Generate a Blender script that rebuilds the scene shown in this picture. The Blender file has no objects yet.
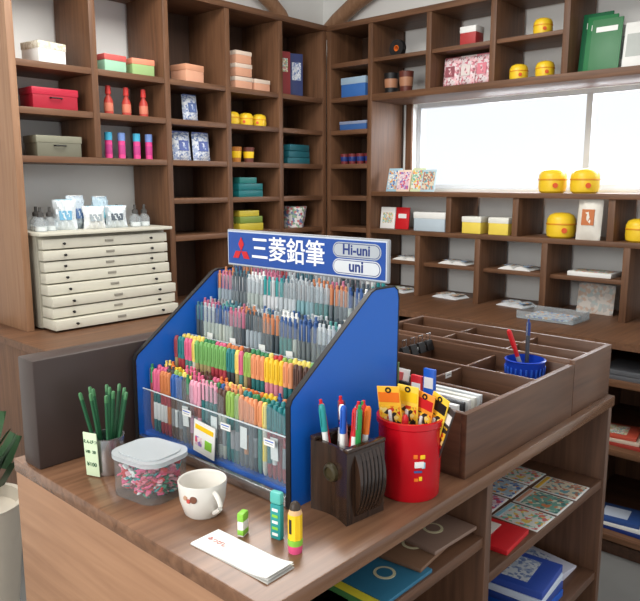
import bpy,bmesh,math,random
from mathutils import Vector,Matrix
random.seed(7)
sc=bpy.context.scene
try:
    sc.view_settings.view_transform='Standard'
except Exception: pass
COL=sc.collection
def s2l(c):
    c=c/255
    return c/12.92 if c<=.04045 else ((c+.055)/1.055)**2.4
def lin(rgb,k=1): return tuple(min(1,s2l(min(255,v))*k) for v in rgb)+(1,)
def mat(name,rgb,rough=.5,metal=0,var=.08,scale=25,spec=.4):
    m=bpy.data.materials.new(name); m.use_nodes=True
    nt=m.node_tree; b=nt.nodes['Principled BSDF']
    tc=nt.nodes.new('ShaderNodeTexCoord'); n=nt.nodes.new('ShaderNodeTexNoise'); n.inputs['Scale'].default_value=scale
    mx=nt.nodes.new('ShaderNodeMix'); mx.data_type='RGBA'
    mx.inputs[6].default_value=lin(rgb,1-var); mx.inputs[7].default_value=lin(rgb,1+var)
    nt.links.new(tc.outputs['Object'],n.inputs['Vector']); nt.links.new(n.outputs['Fac'],mx.inputs[0])
    nt.links.new(mx.outputs[2],b.inputs['Base Color'])
    b.inputs['Roughness'].default_value=rough; b.inputs['Metallic'].default_value=metal
    b.inputs['Specular IOR Level'].default_value=spec
    return m
def patmat(name,base,cols,scale=60,rough=.35):
    m=bpy.data.materials.new(name); m.use_nodes=True
    nt=m.node_tree; b=nt.nodes['Principled BSDF']; N=nt.nodes.new; L=nt.links.new
    tc=N('ShaderNodeTexCoord'); v=N('ShaderNodeTexVoronoi'); v.inputs['Scale'].default_value=scale
    L(tc.outputs['Object'],v.inputs['Vector'])
    sx=N('ShaderNodeSeparateColor'); L(v.outputs['Color'],sx.inputs[0])
    r=N('ShaderNodeValToRGB'); r.color_ramp.interpolation='CONSTANT'
    cs=[base,base]+list(cols)
    while len(r.color_ramp.elements)<len(cs): r.color_ramp.elements.new(.5)
    for i,c in enumerate(cs): r.color_ramp.elements[i].position=i/len(cs); r.color_ramp.elements[i].color=lin(c)
    L(sx.outputs[0],r.inputs[0]); L(r.outputs[0],b.inputs['Base Color']); b.inputs['Roughness'].default_value=rough
    return m
def wood(name,c1,c2,axis=0,rough=.45,sc_=1.0):
    m=bpy.data.materials.new(name); m.use_nodes=True
    nt=m.node_tree; b=nt.nodes['Principled BSDF']; N=nt.nodes.new; L=nt.links.new
    tc=N('ShaderNodeTexCoord'); oi=N('ShaderNodeObjectInfo'); mul=N('ShaderNodeMath'); mul.operation='MULTIPLY'; mul.inputs[1].default_value=17
    L(oi.outputs['Random'],mul.inputs[0])
    add=N('ShaderNodeVectorMath'); add.operation='ADD'
    L(tc.outputs['Object'],add.inputs[0]); L(mul.outputs[0],add.inputs[1])
    mp=N('ShaderNodeMapping'); s=[26*sc_]*3; s[axis]=1.6*sc_; mp.inputs['Scale'].default_value=s
    L(add.outputs[0],mp.inputs['Vector'])
    n=N('ShaderNodeTexNoise'); n.inputs['Scale'].default_value=2.2; n.inputs['Detail'].default_value=6; n.inputs['Distortion'].default_value=.5
    L(mp.outputs[0],n.inputs['Vector'])
    r=N('ShaderNodeValToRGB'); r.color_ramp.elements[0].position=.2; r.color_ramp.elements[1].position=.82
    r.color_ramp.elements[0].color=lin(c1); r.color_ramp.elements[1].color=lin(c2)
    L(n.outputs['Fac'],r.inputs[0]); L(r.outputs[0],b.inputs['Base Color'])
    b.inputs['Roughness'].default_value=rough; b.inputs['Specular IOR Level'].default_value=.4
    bp=N('ShaderNodeBump'); bp.inputs['Strength'].default_value=.06; bp.inputs['Distance'].default_value=.002
    L(n.outputs['Fac'],bp.inputs['Height']); L(bp.outputs[0],b.inputs['Normal'])
    return m
def clear(name,rgb=(250,252,253),gl=.035,rough=.08):
    m=bpy.data.materials.new(name); m.use_nodes=True
    nt=m.node_tree; nt.nodes.remove(nt.nodes['Principled BSDF']); N=nt.nodes.new; L=nt.links.new
    t=N('ShaderNodeBsdfTransparent'); t.inputs[0].default_value=lin(rgb)
    g=N('ShaderNodeBsdfPrincipled'); g.inputs['Base Color'].default_value=lin((225,230,232)); g.inputs['Roughness'].default_value=rough
    x=N('ShaderNodeMixShader'); x.inputs[0].default_value=gl
    L(t.outputs[0],x.inputs[1]); L(g.outputs[0],x.inputs[2]); L(x.outputs[0],nt.nodes['Material Output'].inputs[0])
    return m
C={}
def cm(rgb,rough=.45,metal=0):
    k=(tuple(rgb),rough,metal)
    if k not in C: C[k]=mat('paint_%d_%d_%d'%tuple(rgb),rgb,rough,metal,.05)
    return C[k]
WH=cm((238,238,234)); BK=cm((28,27,28)); RED=cm((205,30,38)); BLUE=cm((20,88,190)); YEL=cm((250,205,30)); ORG=cm((240,120,30))
GRN=cm((40,140,70)); TEAL=cm((40,150,150)); PNK=cm((235,90,140)); PCH=cm((222,165,135)); GRY=cm((150,152,155)); NAVY=cm((28,52,120))
LGRN=cm((140,205,70)); PUR=cm((120,80,160)); CYAN=cm((70,180,215)); IVO=cm((202,198,182)); STEEL=cm((190,192,195),.25,.9); DGRN=cm((34,88,56))
SW={a:wood('shelf_wood_%d'%a,(82,55,37),(126,88,62),a,.5) for a in (0,1,2)}
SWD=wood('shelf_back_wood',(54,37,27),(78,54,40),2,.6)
SWL=wood('panel_wood_lit',(136,99,72),(168,129,99),2,.5)  # lit tone of the shelf wood, with the light put into the colour
CT=wood('counter_top_wood',(96,67,49),(142,104,78),0,.24,.8)
CL=wood('counter_side_wood_lit',(144,104,76),(176,134,102),1,.5,.8)  # tan lightened so the colour carries the light on the counter's end face
CD=wood('counter_dark_wood',(66,44,32),(98,68,50),0,.45)
TR={a:wood('tray_wood_%d'%a,(76,51,37),(116,81,59),a,.42) for a in (0,1,2)}
DKP=mat('dark_brown_panel',(62,50,46),.4)
ACR=clear('clear_acrylic'); GLS=clear('window_glass',(250,251,253),.04); BAG=clear('clear_film',(240,244,246),.22,.2); SLV=clear('sleeve_film',(248,250,251),.07,.15); TUBM=clear('tub_plastic',(238,243,245),.12); LIDM=clear('lid_plastic',(235,240,242),.5,.35)
PRB=patmat('print_blue',(222,226,232),[(120,140,185),(160,175,205),(195,203,215)],120)
PRM=patmat('print_mixed',(232,228,215),[(215,150,145),(150,195,200),(230,205,140),(160,185,140)],150)
PRP=patmat('print_pink',(232,218,220),[(205,120,135),(160,110,115),(235,190,195)],100)
PRF=patmat('print_flower',(205,198,190),[(182,180,176),(196,172,155),(176,186,184)],70,.8)
PGS=[patmat('print_sheet_%d'%i,b,c,110) for i,(b,c) in enumerate([((232,232,224),[(225,120,120),(120,190,170),(240,205,100)]),((120,175,160),[(80,130,130),(220,225,205),(225,140,90)]),((226,216,192),[(210,130,100),(170,120,100),(110,170,180)]),((230,200,210),[(220,90,120),(245,230,230),(150,120,190)]),((185,208,222),[(80,120,190),(240,240,235),(235,170,90)])])]
class M:
    def __init__(s): s.bm=bmesh.new(); s.mats=[]
    def mi(s,m):
        if m not in s.mats: s.mats.append(m)
        return s.mats.index(m)
    def merge(s,t,m,mx=None):
        i=s.mi(m) if m is not None else None
        if mx is not None: bmesh.ops.transform(t,matrix=mx,verts=t.verts)
        vm={v:s.bm.verts.new(v.co) for v in t.verts}
        for f in t.faces:
            try:
                g=s.bm.faces.new([vm[v] for v in f.verts]); g.material_index=i
            except ValueError: pass
        t.free(); return s
    def box(s,c,d,m,mx=None,bev=0,seg=2):
        t=bmesh.new(); bmesh.ops.create_cube(t,size=1,matrix=Matrix.Translation(c)@Matrix.Diagonal((d[0],d[1],d[2],1)))
        if bev>0: bmesh.ops.bevel(t,geom=t.edges[:],offset=min(bev,min(d)*.45),segments=seg,affect='EDGES',profile=.5)
        return s.merge(t,m,mx)
    def lathe(s,prof,m,seg=20,mx=None):
        t=bmesh.new(); rings=[]
        for r,z in prof:
            if r<1e-6: rings.append([t.verts.new((0,0,z))])
            else: rings.append([t.verts.new((r*math.cos(2*math.pi*i/seg),r*math.sin(2*math.pi*i/seg),z)) for i in range(seg)])
        for a,b in zip(rings,rings[1:]):
            for i in range(seg):
                j=(i+1)%seg
                q=[a[i%len(a)],a[j%len(a)],b[j%len(b)],b[i%len(b)]]
                u=[]
                for v in q:
                    if v not in u: u.append(v)
                if len(u)>2:
                    try: t.faces.new(u)
                    except ValueError: pass
        bmesh.ops.recalc_face_normals(t,faces=t.faces)
        return s.merge(t,m,mx)
    def prism(s,poly,h,m,mx=None,bev=0):
        t=bmesh.new(); a=[t.verts.new((x,y,0)) for x,y in poly]; b=[t.verts.new((x,y,h)) for x,y in poly]
        t.faces.new(a[::-1]); t.faces.new(b); n=len(poly)
        for i in range(n): t.faces.new([a[i],a[(i+1)%n],b[(i+1)%n],b[i]])
        bmesh.ops.recalc_face_normals(t,faces=t.faces)
        return s.merge(t,m,mx)
    def tube(s,pts,r,m,seg=8,mx=None,flat=1):
        t=bmesh.new(); P=[Vector(p) for p in pts]; rings=[]
        for i,p in enumerate(P):
            d=(P[min(i+1,len(P)-1)]-P[max(i-1,0)]).normalized()
            up=Vector((0,0,1)) if abs(d.z)<.9 else Vector((1,0,0))
            a=d.cross(up).normalized(); b=a.cross(d)
            rings.append([t.verts.new(p+a*r*math.cos(2*math.pi*k/seg)*flat+b*r*math.sin(2*math.pi*k/seg)) for k in range(seg)])
        for x,y in zip(rings,rings[1:]):
            for k in range(seg): t.faces.new([x[k],x[(k+1)%seg],y[(k+1)%seg],y[k]])
        t.faces.new(rings[0][::-1]); t.faces.new(rings[-1])
        bmesh.ops.recalc_face_normals(t,faces=t.faces)
        return s.merge(t,m,mx)
    def pillow(s,w,h,th,m,mx=None,n=8,wob=0):
        t=bmesh.new()
        for sg in (1,-1):
            g=[[t.verts.new((w*(i/n-.5)*(1-.12*math.sin(math.pi*j/n)*(wob>.003)),sg*th/2*(math.sin(math.pi*i/n)*math.sin(math.pi*j/n))**.6+wob*math.sin(i*2.1+j*1.3)*(0<i<n and 0<j<n),h*j/n)) for i in range(n+1)] for j in range(n+1)]
            for j in range(n):
                for i in range(n): t.faces.new([g[j][i],g[j][i+1],g[j+1][i+1],g[j+1][i]])
        bmesh.ops.remove_doubles(t,verts=t.verts,dist=1e-5)
        bmesh.ops.recalc_face_normals(t,faces=t.faces)
        return s.merge(t,m,mx)
    def text(s,txt,size,m,mx=None,ext=.0006,align='CENTER',bold=0):
        cu=bpy.data.curves.new('t','FONT'); cu.body=txt; cu.size=size; cu.extrude=ext; cu.align_x=align; cu.align_y='CENTER'; cu.resolution_u=3; cu.offset=bold
        o=bpy.data.objects.new('t',cu); COL.objects.link(o)
        bpy.context.view_layer.update()
        dg=bpy.context.evaluated_depsgraph_get(); me=bpy.data.meshes.new_from_object(o.evaluated_get(dg))
        t=bmesh.new(); t.from_mesh(me); s.merge(t,m,mx)
        bpy.data.objects.remove(o); bpy.data.meshes.remove(me); return s
    def mesh(s,name='m'):
        me=bpy.data.meshes.new(name); s.bm.to_mesh(me); s.bm.free()
        for m in s.mats: me.materials.append(m)
        for p in me.polygons: p.use_smooth=True
        try: me.set_sharp_from_angle(angle=math.radians(38))
        except Exception: pass
        return me
T=Matrix.Translation
def R(a,ax): return Matrix.Rotation(math.radians(a),4,ax)
def obj(name,me,loc=(0,0,0),rot=(0,0,0),parent=None,mats=None,label=None):
    o=bpy.data.objects.new(name,me); COL.objects.link(o); o.location=loc; o.rotation_euler=[math.radians(a) for a in rot]
    if parent: o.parent=parent
    if mats:
        for i,m in enumerate(mats):
            o.material_slots[i].link='OBJECT'; o.material_slots[i].material=m
    if label: o['label']=label
    return o
def tag(o,label,cat,group=None,kind=None):
    o['label']=label; o['category']=cat
    if group: o['group']=group
    if kind: o['kind']=kind
    return o
def thing(name,label,cat,loc,rz=0,group=None,rot=None):
    o=obj(name,None,loc,rot or (0,0,rz)); o.empty_display_size=.05
    return tag(o,label,cat,group)
def single(name,label,cat,me,loc,rot=(0,0,0),group=None,mats=None):
    return tag(obj(name,me,loc,rot,None,mats),label,cat,group)
def wbox(p,name,x0,x1,y0,y1,z0,z1,m,bev=.0015,label=None):
    me=M().box((0,0,0),(x1-x0,y1-y0,z1-z0),m,bev=bev).mesh(name)
    c=Vector(((x0+x1)/2,(y0+y1)/2,(z0+z1)/2))
    return obj(name,me,c-(p.location if p else Vector((0,0,0))),parent=p,label=label)
def struct(name,x0,x1,y0,y1,z0,z1,m):
    o=wbox(None,name,x0,x1,y0,y1,z0,z1,m,0); o['kind']='structure'; return o
# ---------------- room shell
WALL=mat('white_plaster',(240,240,237),.8,0,.03,6); FLR=mat('grey_concrete_floor',(120,120,118),.6,0,.15,5)
struct('floor',-1.6,3.5,-1.2,3.2,-.05,0,FLR)
struct('ceiling',-1.6,3.5,-1.2,3.2,2.8,2.85,WALL)
struct('wall_back',-1.6,3.5,3.06,3.16,0,2.8,WALL)
YW0,YW1,ZW0,ZW1=.1,2.36,1.47,1.95
wm=M()
wm.box((3.43,(-1.2+YW0)/2,1.4),(.1,YW0+1.2,2.8),WALL).box((3.43,(YW1+3.06)/2,1.4),(.1,3.06-YW1,2.8),WALL)
wm.box((3.43,(YW0+YW1)/2,ZW0/2),(.1,YW1-YW0,ZW0),WALL).box((3.43,(YW0+YW1)/2,(ZW1+2.8)/2),(.1,YW1-YW0,2.8-ZW1),WALL)
o=obj('wall_right',wm.mesh('wall_right')); o['kind']='structure'
w=M(); FRW=cm((205,208,212)); 
w.box((3.44,(YW0+YW1)/2,ZW0+.012),(.04,YW1-YW0,.024),FRW).box((3.44,(YW0+YW1)/2,ZW1-.012),(.04,YW1-YW0,.024),FRW)
for y in (YW1-.012,1.36,YW0+.012): w.box((3.44,y,(ZW0+ZW1)/2),(.04,.03,ZW1-ZW0-.04),FRW)
w.box((3.445,(YW0+YW1)/2,(ZW0+ZW1)/2),(.004,YW1-YW0,ZW1-ZW0),GLS)
o=obj('window_1',w.mesh('window')); o['kind']='structure'
t=M().box((3.372,YW1+.02,(ZW0+ZW1)/2),(.015,.04,ZW1-ZW0+.08),SW[2]).mesh('trim'); o=obj('trim_1',t); o['kind']='structure'
arc=[(3.31,2.98,2.40),(3.31,2.88,2.47),(3.31,2.75,2.54),(3.31,2.6,2.60),(3.31,2.4,2.65),(3.31,2.1,2.70),(3.31,1.7,2.74)]
o=obj('trim_2',M().tube(arc,.045,SWL,12).mesh('beam')); o['kind']='structure'
arc=[(2.98,2.99,2.40),(2.94,2.99,2.455),(2.86,2.99,2.51),(2.74,2.99,2.57),(2.55,2.99,2.63),(2.2,2.99,2.69),(1.8,2.99,2.73)]
o=obj('trim_3',M().tube(arc,.04,SWL,12).mesh('beam')); o['kind']='structure'
# ---------------- bookcase on the back wall
bk=thing('bookcase','tall dark-stained wooden bookcase with square cubbies along the white wall','bookcase',(1.25,2.75,.9))
XS=[1.25,1.60,1.968,2.333,2.70,3.051]
for i,x in enumerate(XS):
    z0=1.61 if i==1 else .9
    wbox(bk,'upright',x-.015,x+.015,2.75,3.04,z0,2.35,SWL if i==0 else SW[2])
def shelfrow(p,xa,xb,z,m=SW[0]): wbox(p,'shelf',xa+.015,xb-.015,2.752,3.04,z-.026,z,m)
for i in range(5):
    a,b=XS[i],XS[i+1]
    if i==0: wbox(bk,'shelf',XS[0]+.015,XS[2]-.015,2.752,3.04,1.584,1.61,SW[0])
    if i>1: shelfrow(bk,a,b,1.61)
    shelfrow(bk,a,b,1.80); shelfrow(bk,a,b,1.98)
    if i>=2: shelfrow(bk,a,b,1.43); shelfrow(bk,a,b,1.25)
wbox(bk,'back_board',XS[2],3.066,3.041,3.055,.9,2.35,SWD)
wbox(bk,'top_board',1.235,3.066,2.745,3.055,2.35,2.38,SW[0])
# ---------------- bookcase on window wall
bw=thing('window_bookcase','dark-stained wooden shelving built around the long window','bookcase',(3.07,2.75,.9))
XA,XB=3.07,3.355
def up(y,z0,z1,xa=XA): wbox(bw,'upright',xa,XB,y-.015,y+.015,z0,z1,SW[2])
up(2.735,.9,2.35); up(2.435,.9,2.35)
YU=[2.435,2.06,1.70,1.345,.98,.60]
for y in YU[1:]: up(y,1.98,2.35)
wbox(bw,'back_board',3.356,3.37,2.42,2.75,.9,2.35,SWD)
wbox(bw,'top_board',XA-.004,XB,.585,2.75,2.35,2.38,SW[1])
for z in (1.98,1.80,1.61,1.43,1.25,1.08,2.17): wbox(bw,'shelf',XA+.002,XB,2.45,2.72,z-.026,z,SW[1])
wbox(bw,'shelf',XA-.002,XB,.585,2.42,1.945,1.98,SW[1])
for i in range(3): wbox(bw,'shelf',XA+.01,XB,YU[i+1]+.015,YU[i]-.015,2.15,2.17,SW[1])
wbox(bw,'shelf',XA,XB,.585,2.42,1.432,1.456,SW[1])
wbox(bw,'shelf',XA,XB,.585,2.42,1.226,1.25,SW[1])
for y in (1.92,1.55,1.10,.60): up(y,1.25,1.432,XA+.01)
YL=[2.435,2.10,1.74,1.39,1.02,.60]
for y in YL[1:]: up(y,.9,1.226)
for i in range(4): wbox(bw,'shelf',XA+.04,XB,YL[i+1]+.015,YL[i]-.015,1.06,1.08,SW[1])
# ---------------- base cabinets and worktops
wt=M().prism([(1.13,2.36),(2.68,2.36),(2.68,.45),(3.366,.45),(3.366,3.05),(1.13,3.05)],.03,SW[0],T((0,0,.87))).mesh('worktop')
single('bookcase_worktop','L-shaped dark wooden worktop below the tall bookcases','worktop',wt,(0,0,0))
bc=thing('base_cabinet','dark wooden base cabinet with plain doors under the worktop','cabinet',(1.15,2.4,0))
wbox(bc,'body',1.15,2.66,2.40,3.04,.06,.87,SW[2])
wbox(bc,'plinth',1.17,2.64,2.44,3.0,0,.06,CD)
for i in range(3):
    d=wbox(bc,'door',1.16+i*.5,1.65+i*.5,2.385,2.399,.08,.86,SW[2],.003)
    obj('handle',M().tube([(0,0,-.05),(0,-.02,-.045),(0,-.02,.045),(0,0,.05)],.005,STEEL).mesh('handle'),(.2,-.008,.25),parent=d)
bo=thing('open_base_cabinet','dark wooden open base shelving under the window worktop','cabinet',(2.7,.5,0))
wbox(bo,'back_board',3.33,3.36,.47,3.04,0,.87,SW[2])
for y in (.485,1.1,1.75,2.37): wbox(bo,'upright',2.70,3.33,y-.015,y+.015,.05,.87,SW[2])
for a,b in ((.5,1.085),(1.115,1.735),(1.765,2.355)):
    for z in (.10,.46,.74): wbox(bo,'shelf',2.70,3.33,a,b,z-.025,z,SW[1])
wbox(bo,'plinth',2.74,3.32,.5,2.35,0,.05,CD)
# ---------------- sales counter
X0,X1,Y0,Y1=.612,1.98,.66,1.48
single('counter_worktop','polished brown wooden counter top carrying the pen display','counter top',M().box(((X0+X1)/2,(Y0+Y1)/2,.885),(X1-X0,Y1-Y0,.03),CT,bev=.003).mesh('top'),(0,0,0))
cc=thing('counter_cabinet','brown wooden counter cabinet with open display shelves','counter',(X0,Y0,0))
wbox(cc,'side_panel',X0+.003,X0+.028,Y0+.003,Y1-.003,0,.87,CL,label='tan wooden end panel coloured in a lit tone')
wbox(cc,'side_panel',X1-.03,X1-.005,Y0+.005,Y1-.005,0,.87,TR[2])
wbox(cc,'back_board',X0+.03,X1-.03,1.45,1.475,0,.87,TR[2])
wbox(cc,'divider',1.255,1.28,Y0+.005,1.45,0,.87,TR[2])
for z in (.75,.385,.07): wbox(cc,'shelf',X0+.03,1.255,Y0+.01,1.45,z-.025,z,TR[0])
for z in (.65,.36,.07): wbox(cc,'shelf',1.28,X1-.03,Y0+.01,1.45,z-.025,z,TR[0])
single('back_screen_board','dark brown wooden board standing on edge behind the pen display','board',M().box((0,0,0),(.53,.07,.238),DKP,bev=.004).mesh('b'),(.885,1.405,1.019))
# tray: two joined sections
tagm=M().box((0,0,0),(.026,.0015,.014),WH).box((0,-.0009,0),(.018,.0006,.003),GRY).mesh('tag')
ty=[.687,.90,1.11,1.32]
def tray(x0,xs,x1,zt,label):
    tr=thing('compartment_tray',label,'tray',(x0,.68,.9))
    wbox(tr,'tray_floor',x0+.015,x1-.015,.695,1.313,.9,.912,TR[0])
    for y in (ty[0],ty[-1]): wbox(tr,'side_wall',x0,x1,y-.007,y+.007,.9,zt,TR[0])
    for x in (x0+.007,x1-.007): wbox(tr,'end_wall',x-.007,x+.007,.694,1.313,.9,zt,TR[1])
    for x in xs: wbox(tr,'divider',x-.005,x+.005,.694,1.313,.912,zt-.005,TR[1])
    al=[x0+.007]+xs+[x1-.007]
    for y in ty[1:-1]:
        for a,b in zip(al,al[1:]): wbox(tr,'divider',a+.007,b-.007,y-.004,y+.004,.912,zt-.01,TR[0])
    return tr
t1=tray(1.185,[1.36,1.535],1.72,1.04,'dark wooden tray divided into small compartments on the counter')
t2=tray(1.722,[1.85],1.98,1.048,'slightly taller dark wooden tray joined to the longer one')
for x,y in ((1.30,.8953),(1.46,.8953),(1.62,1.1053),(1.46,1.1053)): obj('price_tag',tagm,(x-1.185,y-.68,.125),parent=t1,label='small white price tag')
wbox(t1,'raised_insert',1.542,1.706,.696,.894,.912,.99,TR[0])
# ---------------- pen display
BL=mat('blue_panel',(28,106,208),.35,0,.03,8); SB_=cm((30,76,158),.35)
pd=thing('pen_display_rack','blue-sided tiered acrylic pen display rack full of pens','display rack',(.85,.85,.9))
DP=.325
prof=[(0,0),(DP,0),(DP+.004,.36),(DP,.378),(DP-.012,.387),(DP-.075,.388),(DP-.09,.383),(DP-.102,.374),(.006,.212),(0,.2)]
PX=Matrix(((1,0,0,0),(0,0,1,0),(0,1,0,0),(0,0,0,1)))
for y in (0,.50):
    s_=obj('side_panel',M().prism(prof,.010,BL,T((0,y+.0,0))@PX).mesh('side'),parent=pd)
    e=M()
    n=len(prof)
    for i in range(1,n):
        a=Vector((prof[i][0],0,prof[i][1])); b=Vector((prof[(i+1)%n][0],0,prof[(i+1)%n][1]))
        d=b-a; L_=d.length; ang=math.atan2(d.z,d.x)
        e.box((0,0,0),(L_+.002,.0112,.003),BK,T((a+b)/2+Vector((0,y+.005,0)))@Matrix.Rotation(-ang,4,'Y'))
    obj('edge_trim',e.mesh('trim'),parent=s_,label='black rubber edge trim')
TF=[(.02,.025),(.09,.09),(.16,.155),(.23,.225)]
STG=cm((140,148,154))
for i,(x,z) in enumerate(TF):
    xe=TF[i+1][0] if i<3 else DP-.007
    m=M().box(((x+xe)/2,.255,z/2+.002),(xe-x-.001,.49,z-.004),BL if i<1 else STG)
    if i==3: m.box((xe-.019,.255,z+.009),(.036,.49,.020),STG)
    obj('tier_step',m.mesh('step'),parent=pd)
    h=.115 if i==0 else .09
    m=M().box((x-.003,.255,z+h/2-.01),(.003,.488,h),ACR)
    for k in (.125,.255,.385): m.box((x+.03,k,z+.035),(.055,.002,.07),ACR)
    obj('acrylic_front',m.mesh('acr'),parent=pd,label='clear acrylic pocket front')
    obj('acrylic_lip',M().box((x-.003,.255,z+h-.009),(.0036,.488,.0015),cm((205,215,220),.2)).mesh('lip'),parent=pd,label='bright acrylic top edge')
obj('front_rail',M().box((.004,.255,.012),(.012,.485,.022),STEEL,bev=.002).mesh('rail'),parent=pd,label='brushed metal front rail')
obj('back_board',M().box((DP-.003,.255,.2),(.005,.49,.37),cm((120,140,160))).mesh('bb'),parent=pd)
SG=Matrix(((0,0,-1,0),(-1,0,0,0),(0,1,0,0),(0,0,0,1)))
SZ=.440; SX=.292
sm=M().box((SX+.0045,.257,SZ),(.008,.513,.092),GRY,bev=.003).box((SX,.257,SZ),(.002,.505,.085),cm((200,208,218))).box((SX-.001,.257,SZ),(.002,.499,.079),SB_)
def sp(lx,ly): return T((SX-.0024,.507-lx,SZ+ly))@SG
cx0,cy0=.050,-.007; a=.0205
for ang in (90,210,330):
    d=Vector((math.cos(math.radians(ang)),math.sin(math.radians(ang)))); p=Vector((-d.y,d.x))
    q=[(0,0),tuple(d*a*.866+p*a*.5),tuple(d*a*1.732),tuple(d*a*.866-p*a*.5)]
    sm.prism(q,.001,RED,sp(cx0,cy0))
SGW=cm((250,250,250),.6)
for k_,ch_ in enumerate('三菱鉛筆'):
    sm.text(ch_,.062,SGW,sp(.118+.0612*k_,0),.001,bold=.0006)
def pill(w,h,n=10):
    P=[]
    for i in range(n+1):
        t_=-math.pi/2+math.pi*i/n; P.append((w/2-h/2+h/2*math.cos(t_),h/2*math.sin(t_)))
    for i in range(n+1):
        t_=math.pi/2+math.pi*i/n; P.append((-w/2+h/2+h/2*math.cos(t_),h/2*math.sin(t_)))
    return P
for cy,c in ((.018,cm((178,184,190))),(-.0185,cm((214,218,222)))):
    sm.prism(pill(.134,.034),.0006,c,sp(.422,cy)); sm.prism(pill(.129,.0295),.0009,NAVY,sp(.422,cy)); sm.prism(pill(.126,.0265),.0012,c,sp(.422,cy))
sm.text('Hi-uni',.031,NAVY,sp(.422,.0185),.0016,bold=.0008); sm.text('uni',.034,NAVY,sp(.422,-.0170),.0016,bold=.0010)
obj('header_sign',sm.mesh('sign'),parent=pd,label='blue header sign with white Japanese lettering and red diamond mark')
for y in (.06,.45): obj('sign_post',M().box((SX+.011,y,.4),(.004,.02,.06),GRY).mesh('sp'),parent=pd)
lab=M().box((0,0,0),(.002,.03,.014),WH).box((-.0012,0,.003),(.0006,.024,.002),BLUE).box((-.0012,0,-.002),(.0006,.02,.0015),GRY).mesh('lab')
for i,(x,z) in enumerate(TF):
    for k in range(3+(i%2)): obj('price_tag',lab,(x-.006,.07+k*.13+.02*i,z+(.068 if i else .085)),parent=pd,label='small white price tag')
obj('info_card',M().box((0,0,0),(.002,.07,.072),WH).box((-.0015,0,.022),(.001,.06,.010),YEL).box((-.0015,.018,-.01),(.001,.022,.02),PGS[3]).box((-.0015,-.015,-.01),(.001,.022,.02),LGRN).mesh('card'),(.013,.27,.065),(6,0,0),parent=pd,label='small colourful product card')
slv=M().prism([(-.03,0),(.03,0),(.03,.15),(.022,.155),(-.03,.14)],.0012,SLV,Matrix(((0,0,1,0),(1,0,0,0),(0,1,0,0),(0,0,0,1)))).box((-.0006,0,.07),(.0008,.02,.045),cm((225,228,225))).mesh('sleeve')
for i,(x,z) in enumerate(TF):
    if i==1: continue
    for k in range(5 if i else 4):
        obj('clear_sleeve',slv,(x+.004,.065+k*.093,z),(random.uniform(-5,5),random.uniform(0,2),0),parent=pd,label='clear film pen sleeve')
# pens
def penmesh():
    b=M().lathe([(0,0),(.003,0),(.0046,.006),(.0056,.012),(.0056,.1),(0,.1)],WH,10)
    b.lathe([(.0057,.03),(.0059,.031),(.0059,.07),(.0057,.071)],GRY,10)
    c=M().lathe([(0,.098),(.0065,.098),(.0065,.138),(.0058,.145),(.0036,.149),(0,.150)],RED,12).box((-.0073,0,.125),(.0016,.003,.034),RED,bev=.0006)
    return b.mesh('barrel'),c.mesh('cap')
PB,PC=penmesh()
def slim():
    b=M().lathe([(0,0),(.0013,0),(.0036,.012),(.0054,.02),(.0054,.115),(0,.115)],WH,10)
    c=M().lathe([(0,.115),(.0058,.115),(.0058,.146),(.005,.149),(.003,.151),(.003,.158),(0,.159)],RED,10).box((-.0068,0,.132),(.0014,.0028,.036),STEEL)
    return b.mesh('barrel'),c.mesh('cap')
SB,SCp=slim()
caps=[cm((235,195,50)),cm((225,120,55)),cm((190,50,55)),cm((215,100,135)),cm((145,180,85)),cm((50,130,80)),cm((115,170,95)),cm((50,95,165)),cm((235,215,110)),cm((90,62,52)),cm((40,125,128)),cm((205,125,75)),cm((225,160,180)),cm((232,208,105)),cm((225,150,105)),cm((60,135,90)),cm((70,72,76)),cm((150,60,70))]
bodies=[cm((205,205,190)),cm((80,135,130)),cm((150,75,65)),cm((165,150,105)),cm((95,105,112)),cm((190,105,80)),cm((40,110,112)),cm((170,60,70)),cm((98,72,60)),cm((65,120,78)),cm((60,62,66)),cm((205,130,145))]
def addpen(kind,loc,rot,body,cap,label,group,band=None):
    p=thing('marker_pen' if kind==0 else 'ballpoint_pen',label,'pen',loc,0,group,rot)
    obj('barrel',PB if kind==0 else SB,parent=p,mats=[body,band or GRY] if kind==0 else [body])
    obj('cap' if kind==0 else 'clip_top',PC if kind==0 else SCp,parent=p,mats=[cap] if kind==0 else [cap,STEEL])
    return p
pale=[cm((150,170,172)),cm((200,206,204)),cm((76,145,150)),cm((105,114,118)),cm((128,168,174)),cm((186,194,184)),cm((55,130,128)),cm((210,212,214)),cm((160,172,180)),cm((70,80,88))]
pcap=[cm((70,82,90)),GRY,cm((160,168,172)),TEAL,cm((70,115,130)),cm((190,110,135)),WH,cm((200,206,208)),cm((90,155,150)),cm((170,65,72)),cm((60,92,145)),cm((180,188,192)),cm((200,130,90))]
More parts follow.
